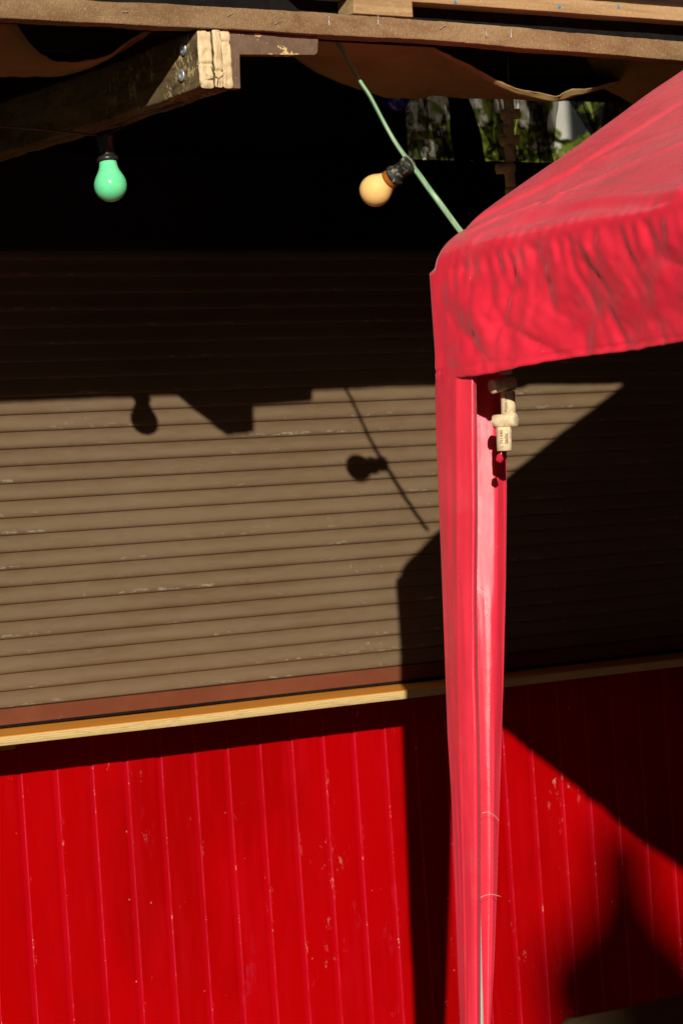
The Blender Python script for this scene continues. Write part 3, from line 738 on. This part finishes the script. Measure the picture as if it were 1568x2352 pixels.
# creases measured on the photograph: (pixel polyline, depth in mm, width in mm)
def c3(*p): return [(947 + a * .3957, 459 + b * .3957) for a, b in p]
CRE = [(c3((410, 250), (345, 480), (352, 700), (360, 900)), -4, 9), (c3((600, 230), (570, 470), (505, 700), (440, 900)), -7, 12), (c3((700, 200), (745, 330), (765, 600), (775, 700)), -6, 11),
       (c3((880, 250), (915, 400), (975, 560), (990, 680)), -6, 9), (c3((930, 320), (1060, 470), (1105, 610)), -4.5, 9), (c3((1060, 590), (1095, 740), (1140, 870)), -6.5, 11),
       (c3((1140, 150), (1270, 390), (1310, 560)), -4, 12), (c3((360, 655), (560, 740), (760, 880), (860, 930)), -4, 7), (c3((1530, 130), (1400, 450), (1300, 660)), 7, 18),
       (c3((275, 230), (320, 430)), -3.5, 8), (c3((465, 230), (505, 430)), -4, 8), (c3((650, 400), (660, 600), (630, 760)), 4, 10), (c3((1220, 460), (1160, 560)), 4, 12),
       (c3((915, 640), (855, 745)), 3, 8), (c3((1050, 690), (1010, 800)), 4, 10), (c3((1500, 700), (1440, 800)), 5, 12), (c3((1300, 720), (1200, 830)), 4, 10), (c3((1540, 560), (1500, 760)), -5, 12),
       (c3((800, 260), (820, 500), (830, 700)), 4, 20), (c3((500, 440), (520, 560)), 4, 12), (c3((1060, 90), (1050, 200), (1010, 300)), -6, 11), (c3((860, 150), (870, 220)), -4, 9),
       (c3((940, 230), (1010, 290), (900, 330)), 4, 14), (c3((560, 860), (640, 840)), 2.5, 6), (c3((1170, 870), (1150, 940)), -2, 6), (c3((200, 500), (215, 800), (210, 960)), 2.5, 12), (c3((140, 620), (140, 760)), -3, 6),
       (c3((250, 680), (285, 760)), 2.5, 6), (c3((1380, 880), (1568, 850)), -3, 14), (c3((1400, 160), (1350, 330), (1220, 420)), -3, 16), (c3((1120, 100), (1140, 300), (1120, 420)), 3, 14)]
CRE3 = []
for pl, dep, wd in CRE:
    q = [onX(p, XC) for p in pl]; CRE3.append(([(YC - a.y, a.z) for a in q], dep / 1000, wd / 1000))
def seg_d(px, py, a, b):
    vx, vy = b[0] - a[0], b[1] - a[1]; L2 = vx * vx + vy * vy; t = max(0, min(1, ((px - a[0]) * vx + (py - a[1]) * vy) / L2))
    dx, dy = px - a[0] - vx * t, py - a[1] - vy * t
    return hypot(dx, dy), t, (vx * dy - vy * dx)
def wall_disp(s, z):
    """outward push of the valance at distance s from the corner, height z"""
    d = 0.0
    for pl, dep, wd in CRE3:
        best = None
        for i in range(len(pl) - 1):
            r = seg_d(s, z, pl[i], pl[i + 1])
            if best is None or r[0] < best[0]:
                best = (r[0], r[2], (i + r[1]) / (len(pl) - 1))
        if best[0] < wd * 2.2:
            end = sstep(0, .25, best[2]) * sstep(1.0, .8, best[2]) * .8 + .2
            side = 1 if best[1] > 0 else -1
            w = wd * (.75 if side > 0 else 1.2)                      # steep on one side, soft on the other
            d += dep * .62 * exp(-(best[0] / w) ** 2) * end
    top = sstep(1.90, 1.985, z)
    g_ = sin(s * 2 * pi / .034 + 5 * noise.noise(Vector((s * 7, 0, 1))) + 2 * (z - 1.9) * 20)
    d += top * .0026 * g_ * sstep(.03, .09, s) * (.4 + .9 * (noise.noise(Vector((s * 9, 3, 1))) + .35))
    wx = s + .03 * noise.noise(Vector((s * 7, z * 7, 31))); wz = z + .03 * noise.noise(Vector((s * 7, z * 7, 57)))
    d += .006 * noise.noise(Vector((s * 5 + z * 3, z * 4, 4)))
    a1 = abs(noise.noise(Vector((wx * 7.5 + wz * 5, wz * 4.5 - wx * 2, 2)))); a2 = abs(noise.noise(Vector((wx * 15 - wz * 10, wz * 9 + wx * 6, 5)))); a3 = abs(noise.noise(Vector((wx * 26 + wz * 22, wz * 19 - wx * 9, 9))))
    d += (.0160 * a1 + .0062 * a2 + .0024 * a3 - .005) * sstep(.0, .07, s)
    d *= .12 + .88 * sstep(.0, .06, s)
    d += .012 * sin(s * 3.1) * sstep(1.98, 1.8, z) * .5
    hem = exp(-((z - ZH - .018) / .0022) ** 2); d -= .0026 * hem
    d += .0018 * sstep(ZH + .05, ZH + .02, z) * sstep(.16, .14, s)
    d -= .040 * sstep(1.98, 1.78, z) * sstep(.145, .40, s)
    return d
RCRE = []
for pl, dep, wd in (([(1070, 520), (1202, 452), (1312, 395), (1427, 320), (1560, 235)], -5, 16), ([(1180, 500), (1290, 470), (1420, 452), (1568, 440)], 6, 12), ([(1230, 480), (1330, 425), (1450, 375), (1568, 330)], 4, 14),
                    ([(1100, 545), (1200, 510), (1330, 480), (1568, 455)], -5, 12), ([(1260, 455), (1380, 430), (1568, 432)], 4, 9), ([(1080, 535), (1150, 500), (1230, 468)], 4, 9), ([(1330, 380), (1420, 345), (1568, 290)], 3, 12)):
    q = []
    for p in pl:
        d_ = ray(p)   # meet the sloping roof plane z = EAVE + SL (x-XC)
        t = (EAVE + SL * (CAM.x - XC) - CAM.z) / (d_.z - SL * d_.x); q.append(CAM + d_ * t)
    RCRE.append(([(a.x, a.y) for a in q], dep / 1000, wd / 1000))
def roof_disp(x, y):
    d = 0.0
    for pl, dep, wd in RCRE:
        b = min(seg_d(x, y, pl[i], pl[i + 1])[0] for i in range(len(pl) - 1))
        if b < wd * 3: d += dep * exp(-(b / wd) ** 2)
    e = x - XC
    s = YC - y
    g_ = sin(s * 2 * pi / .034 + 5 * noise.noise(Vector((s * 7, 0, 1))) + .8)
    d += .0016 * g_ * exp(-(e / .014)) * sstep(.03, .09, s) * (.4 + .9 * (noise.noise(Vector((s * 9, 3, 1))) + .35))
    d += .005 * noise.noise(Vector((x * 4, y * 4, 3))) + .0014 * noise.noise(Vector((x * 9 - y * 4, y * 8 + x * 3, 6)))
    return d
nX, nY = len(xs), len(ys); V = []; Fc = []

def shape(x, y):
    dxa, dxb, dya, dyb = x - XC, XE - x, YC - y, y - YE
    dx, dy = min(dxa, dxb), min(dya, dyb); X, Y = x, y
    if dx < RH and dy < RH:
        u, v = (RH - dx) / RH, (RH - dy) / RH
        dx, dy = RH * (1 - u * sqrt(1 - v * v / 2)), RH * (1 - v * sqrt(1 - u * u / 2))
        X = XC + dx if dxa <= dxb else XE - dx; Y = YC - dy if dya <= dyb else YE + dy
    RC = .016 + .028 * exp(-((YC - Y) ** 2 + (X - XC) ** 2) / .012)
    if dx < RC and dy < RC: d = max(0.0, RC - hypot(RC - dx, RC - dy))
    else: d = min(dx, dy)
    mid = (XC + XE) / 2; zp = EAVE + SL * (min(X - XC, XE - X)); zp = min(zp, EAVE + SL * (mid - XC) - .02)
    q = max(0.0, 1 - d / RC); drop = RC * (1 - sqrt(max(0, 1 - q * q)))
    k = exp(-((X - XC) ** 2 + (Y - YC) ** 2) / .006) * .004
    return Vector((X, Y, zp - drop * .85 - k)), d
for x in xs:
    for y in ys:
        p, d = shape(x, y); e = roof_disp(p.x, p.y) * (1 if d > .002 else .4)
        V.append(p + Vector((-.45 * e, 0, e)))
for i in range(nX - 1):
    for j in range(nY - 1):
        a = i * nY + j; Fc.append((a, a + 1, a + nY + 1, a + nY))
# valance hanging from the rim
rim = []
for j in range(nY - 1, -1, -1): rim.append((0, j, Vector((-1, 0, 0))))
for i in range(1, nX): rim.append((i, 0, Vector((0, 1, 0))))
for j in range(1, nY): rim.append((nX - 1, j, Vector((1, 0, 0))))
for i in range(nX - 2, 0, -1): rim.append((i, nY - 1, Vector((0, -1, 0))))
ROWS = 44; ids = []
for (i, j, nrm) in rim:
    top = V[i * nY + j]; x, y = xs[i], ys[j]
    if i == 0: s = YC - y
    elif j == 0: s = -(x - XC)
    else: s = 2 + x + y
    # rounded corner normal
    cxn = Vector((top.x - max(XC + RH, min(XE - RH, top.x)), top.y - max(YE + RH, min(YC - RH, top.y)), 0))
    n_ = cxn.normalized() if cxn.length > 1e-4 else nrm
    col = [i * nY + j]
    for r in range(1, ROWS + 1):
        t = r / ROWS; hz = (ZH if j != 0 or x < XC + .10 else ZH + (top.z - .045 - ZH) * sstep(XC + .10, XC + .16, x)) + .004 * noise.noise(Vector((s * 5, 1, 1))) + (.002 * noise.noise(Vector((s * 40, 1, 1))))
        hz += .010 * sstep(.145, .40, s); z = top.z + (hz - top.z) * t; f = sstep(0, .12, t)
        e = wall_disp(s, z) if s > -.05 else .004 * noise.noise(Vector((s * 6, z * 5, 4)))
        corner = 0.0
        V.append(Vector((top.x, top.y, z)) + n_ * ((e + corner) * f)); col.append(len(V) - 1)
    ids.append(col)
m_ = len(ids)
for k in range(m_):
    a, b = ids[k], ids[(k + 1) % m_]
    for r in range(ROWS): Fc.append((a[r], b[r], b[r + 1], a[r + 1]))
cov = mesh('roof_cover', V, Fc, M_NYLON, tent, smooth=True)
bm = bmesh.new(); bm.from_mesh(cov.data); bmesh.ops.recalc_face_normals(bm, faces=bm.faces[:]); bm.to_mesh(cov.data); bm.free()
md = cov.modifiers.new('thick', 'SOLIDIFY'); md.thickness = .0008; md.offset = -1
# leg sleeve measured by its three visible edges
LE = [(1000, 850), (1003, 1000), (1009, 1148), (1014, 1276), (1021, 1456), (1025, 1571), (1029, 1690), (1038, 1835), (1046, 2042), (1053, 2231), (1058, 2351)]
ME = [(1089, 850), (1091, 1000), (1092, 1186), (1090, 1379), (1092, 1532), (1096, 1690), (1098, 1835), (1098, 2042), (1098, 2231), (1098, 2352)]
RE = [(1157, 850), (1158, 1000), (1158, 1148), (1156, 1327), (1153, 1456), (1151, 1584), (1147, 1700), (1142, 1854), (1136, 2042), (1129, 2212), (1121, 2352)]
LW = sorted([(p.z, p.x) for p in (onY(q, YC) for q in LE)])
MW = sorted([(p.z, YC - p.y) for p in (onX(q, interp(LW, onX(q, XC).z)[0]) for q in ME)])
RW = sorted([(p.z, p.x) for p in (onY(q, YC - .02) for q in RE)])
def sleeve(name, parent, mirror=None):
    n1, n2, nz = 34, 46, 190; V = []; Fc = []; zt, z0 = 1.83, .05
    for k in range(nz + 1):
        z = z0 + (zt - z0) * k / nz; zc = max(z, .56) if z < .56 else z
        xc = interp(LW, max(z, .3))[0] - .007 + .003 * sstep(1.75, 1.80, z); w1 = max(.02, interp(MW, max(z, .5))[0]); xr = interp(RW, max(z, .5))[0]; w2 = max(.03, xr - xc)
        row = []
        # turned-in hem, face 1 (towards the street), rounded corner, face 2
        row.append((xc + .014, YC - w1 + .004, 0)); row.append((xc + .006, YC - w1 + .0015, 0)); row.append((xc + .0015, YC - w1, 0))
        for i in range(1, n1 + 1):
            t = i / n1; y = YC - w1 + (w1 - .012) * t
            bulge = -.005 * sin(pi * t) ; fold = .0019 * noise.noise(Vector((t * 3.2 + .25 * z, z * 1.3, 3))) + .0035 * abs(noise.noise(Vector((t * 1.6 + z * 2.2, z * 2.6 - t * 1.3, 21)))) + .0008 * noise.noise(Vector((t * 6, z * 2.6, 7)))
            cr = .0010 * exp(-((t - .42 - .12 * sin(z * 2.2)) / .05) ** 2)
            row.append((xc + bulge + fold - cr, y, 1))
        for a_ in range(1, 6):
            a = a_ / 6 * pi / 2; row.append((xc + .012 * (1 - cos(a)), YC - .012 * (1 - sin(a)), 1))
        for i in range(0, n2 + 1):
            t = i / n2; x = xc + .012 + (w2 - .012) * t
            y = YC - .024 * sstep(.38, .68 + .05 * sin(z * 5), t) - .014 * sstep(.0, .4, t) + .012 * sstep(.72, 1.0, t)
            y += .0035 * noise.noise(Vector((t * 6.5 + .4 * z, z * 1.7, 13))) * sstep(0, .15, t) + .0011 * noise.noise(Vector((t * 20 + z * 2, z * 4.5, 17)))
            row.append((x, y, 2))
        for (x, y, _) in row: V.append(Vector((x, y, z)))
        m = len(row)
    for k in range(nz):
        for i in range(m - 1):
            a = k * m + i; Fc.append((a, a + 1, a + m + 1, a + m))
    if mirror:
        V = [mirror(v) for v in V]
    o = mesh(name, V, Fc, M_SLEEVE, parent, smooth=True)
    md = o.modifiers.new('thick', 'SOLIDIFY'); md.thickness = .0008; md.offset = 0
    return o
mx_ = lambda v: Vector((XC + XE - v.x, v.y, v.z)); my_ = lambda v: Vector((v.x, YC + YE - v.y, v.z)); mxy = lambda v: mx_(my_(v))
sleeve('leg_sleeve', tent)
for f_ in (mx_, my_, mxy): sleeve('leg_sleeve', tent, f_)
PX = onY((1110, 2352), YC - .030).x - .024
for f_ in (lambda v: v, mx_, my_, mxy):
    a, b = f_(Vector((PX + (PX - XC - .04) * .35, YC - .030, 0))), f_(Vector((XC + .04, YC - .030, EAVE - .05)))
    lathe('pole', [(0, .001), (0, .035), (.004, .035), (.005, .0160), ((b - a).length, .0160), ((b - a).length, .001)], a, b - a, M_POLE, tent, 20)
# frame bars under the cover
zf = EAVE - .045
for (a, b) in (((XC + .04, YC - .03, zf), (XE - .04, YC - .03, zf)), ((XC + .04, YE + .03, zf), (XE - .04, YE + .03, zf)), ((XC + .04, YC - .03, zf), (XC + .04, YE + .03, zf)), ((XE - .04, YC - .03, zf), (XE - .04, YE + .03, zf))):
    tube('frame_bar', [a, b], .014, M_POLE, tent, seg=14, per=1, ref=Vector((0, 0, 1)))
# loose threads on the sleeve
for P_ in ([(1103, 2062), (1115, 2057), (1130, 2055), (1150, 2060)], [(1107, 1868), (1120, 1866), (1135, 1874), (1146, 1887)]):
    tube('loose_thread', [onY(p, YC - .062) for p in P_], .00035, M_THREAD, tent, seg=5, per=4)

# ================================================================== burlap covered table at the lower right
tb = empty('draped_table'); tag(tb, 'corner of a low table under olive brown burlap at the bottom right', 'table')
a = onY((1340, 2352), -.9); b = onY((1568, 2290), -.9)
zt = .470
V = []; Fc = []; n = 60
xa, xb, ya, yb = a.x - .06, a.x + 1.2, -.9, -1.5
for i in range(n + 1):
    for j in range(n + 1):
        u, v = i / n, j / n
        # unfold: margins hang down
        def fold(t, lo, hi, hang):
            L = hi - lo; s = t * (L + 2 * hang) - hang
            if s < 0: return lo - .01, -s
            if s > L: return hi + .01, s - L
            return lo + s, 0
        x, hx_ = fold(u, xa, xb, .34); y, hy_ = fold(v, yb, ya, .34)
        h = max(hx_, hy_); p = Vector((x, y, zt - h))
        p += Vector((.012 * noise.noise(Vector((u * 14, v * 14, 1))) * min(1, h * 5), .012 * noise.noise(Vector((u * 14, v * 14, 8))) * min(1, h * 5), .003 * noise.noise(Vector((u * 9, v * 9, 3)))))
        V.append(p)
for i in range(n):
    for j in range(n): k = i * (n + 1) + j; Fc.append((k, k + n + 1, k + n + 2, k + 1))
mesh('burlap_cover', V, Fc, M_BURLAP_SHADE, tb, smooth=True)
box('table_top', (xa + .01, yb + .01, zt - .035), (xb - .01, ya - .01, zt - .008), M_LATH, tb)
for x in (xa + .05, xb - .05):
    for y in (yb + .05, ya - .05): box('leg', (x - .02, y - .02, 0), (x + .02, y + .02, zt - .036), M_LATH, tb)

# ================================================================== trees
def tree(name, loc, h, w, label, nleaf=20000, leaf=.06, seed=1, cone=False, group='trees behind the hut'):
    rnd = random.Random(seed); root = empty(name); tag(root, label, 'tree', group)
    x, y = loc; V = []; Fc = []
    tube('trunk', [(x, y, 0), (x + .05, y, h * .35), (x - .03, y + .04, h * .75)], lambda t: .11 * (1 - .7 * t) * h / 5, M_BARK, root, seg=10)
    cl = [(rnd.gauss(0, .33), rnd.gauss(0, .33), rnd.uniform(-.85, .9)) for _ in range(34)]
    for _ in range(nleaf):
        if cone:
            t = rnd.random() ** 1.9 * .6; r = 1.22 * interp([(0, .02), (.12, .035), (.22, .07), (.30, .16), (.38, .21), (.5, .17), (.62, .19), (1.4, .40), (3.5, .8)], t * h)[0] * sqrt(rnd.random()); a = rnd.random() * 2 * pi
            p = Vector((x + r * cos(a), y + r * sin(a), h - t * h))
        else:
            c = rnd.choice(cl); p = Vector((x + w * (c[0] * 1.2 + rnd.gauss(0, .16)), y + w * (c[1] * 1.2 + rnd.gauss(0, .16)), h * .66 + h * .3 * (c[2] + rnd.gauss(0, .13))))
        u = Vector((rnd.gauss(0, 1), rnd.gauss(0, 1), rnd.gauss(0, 1))).normalized(); v = u.cross(Vector((rnd.gauss(0, 1), rnd.gauss(0, 1), rnd.gauss(0, 1)))).normalized()
        s = leaf * rnd.uniform(.6, 1.3); k = len(V)
        V += [p - u * s, p + v * s * .45, p + u * s, p - v * s * .45]; Fc.append((k, k + 1, k + 2, k + 3))
    mesh('crown', V, Fc, M_LEAF, root); return root
tree('broadleaf_tree', (6.2, 4.2), 3.42, 1.0, 'sunlit green tree seen through the sheer cloth left of the cork string', seed=2)
tree('broadleaf_tree', (7.2, 3.9), 3.36, .9, 'green tree seen between the cork string and the red canopy slope', seed=5)
tree('broadleaf_tree', (8.5, 4.6), 3.55, .8, 'green tree glimpsed at right just above the red canopy slope', seed=9)
tree('broadleaf_tree', (5.2, 4.6), 3.55, .8, 'green tree glimpsed far left through the gap near the blue bulb', seed=12)
tree('conifer_tree', (-5.22, -16.0), 7.98, 1.7, 'conical tree casting the soft shadow at lower right', nleaf=34000, leaf=.05, seed=4, cone=True, group=None)

def house(name, a, b, m, label, rows, wx):
    rt = empty(name); tag(rt, label, 'building', 'buildings around the yard')
    box('wall', a, b, m, rt, 0)
    fx, fy = (a[0] + b[0]) / 2, (a[1] + b[1]) / 2
    box('roof', (a[0] - .3, a[1] - .3, b[2]), (b[0] + .3, b[1] + .3, b[2] + .35), M_FELT, rt, .02)
    for r_ in range(rows):
        for x in wx:
            z = 1.0 + r_ * 3.0
            if name == 'white_house': box('window', (x, a[1] - .03, z), (x + 1.1, a[1] + .05, z + 1.5), M_FELT, rt, .01)
            else: box('window', (x, b[1] - .05, z), (x + 1.1, b[1] + .03, z + 1.5), M_FELT, rt, .01)
    return rt
M_WHITE = m_simple('cream_render', (.36, .35, .31), (.48, .47, .42), .9, 1.5, .1)
M_DKWALL = m_simple('dark_brick', (.014, .011, .009), (.028, .021, .017), .9, 6, .1)
house('white_house', (2, 9.0, 0), (18, 15, 7.5), M_WHITE, 'pale rendered house seen through the sheer cloths behind the trees', 0, [])
house('sky_block_building', (.8, -19, 0), (16, -13, 18), M_DKWALL, 'added sky-blocking dark brick building behind the viewer, right of the sunny gap', 4, [2, 5, 8, 11])  # this and the next three: unseen, added to block skylight and deepen shade
house('sky_block_building', (-26, -19, 0), (-11.5, -13, 18), M_DKWALL, 'added sky-blocking dark brick building behind the viewer, left of the sunny gap', 4, [-24, -21, -18, -15])
house('sky_block_building', (-50, -62, 0), (10, -50, 16), M_DKWALL, 'added long sky-blocking dark brick building far behind the viewer, beyond the sunny gap', 4, [-30, -26, -22, -18])
house('sky_block_building', (7.5, -12.5, 0), (15, 3, 16), M_DKWALL, 'added sky-blocking dark brick building on the right side of the yard', 0, [])

for r in [o for o in COL.objects if o.type == 'EMPTY' and o.parent is None]: rebase(r)

# ================================================================== light, camera, render settings
w = bpy.data.worlds.new('World'); scene.world = w; w.use_nodes = True; nt = w.node_tree
sky = nt.nodes.new('ShaderNodeTexSky'); sky.sky_type = 'NISHITA'; sky.sun_disc = False
el = math.asin(-SUN.z); az = math.atan2(-SUN.x, -SUN.y); sky.sun_elevation = el; sky.sun_rotation = az
nt.links.new(sky.outputs[0], nt.nodes['Background'].inputs[0]); nt.nodes['Background'].inputs[1].default_value = .05
sl = bpy.data.lights.new('Sun', 'SUN'); sl.energy = 5.0; sl.angle = math.radians(.53); sl.color = (1, .93, .82)
so = bpy.data.objects.new('sun_lamp', sl); COL.objects.link(so); so.rotation_euler = SUN.to_track_quat('-Z', 'Y').to_euler()
so.location = CAM - SUN * 12

cd = bpy.data.cameras.new('Camera'); cam = bpy.data.objects.new('camera', cd); COL.objects.link(cam)
cd.sensor_fit = 'HORIZONTAL'; cd.sensor_width = 24; cd.lens = 85 * FPX / 5553; cd.dof.use_dof = True; cd.dof.focus_distance = 4.65; cd.dof.aperture_fstop = 7.5; cd.clip_start = .05; cd.clip_end = 500
ri = RV * cos(ROLL) - UV * sin(ROLL); up = RV * sin(ROLL) + UV * cos(ROLL)
M = Matrix((ri, up, -FV)).transposed().to_4x4(); M.translation = CAM; cam.matrix_world = M
scene.camera = cam
vs_ = scene.view_settings; vs_.view_transform = 'Standard'; vs_.look = 'None'; vs_.exposure = .05; vs_.gamma = 1
scene.cycles.use_denoising = True; scene.cycles.max_bounces = 8; scene.cycles.transparent_max_bounces = 16
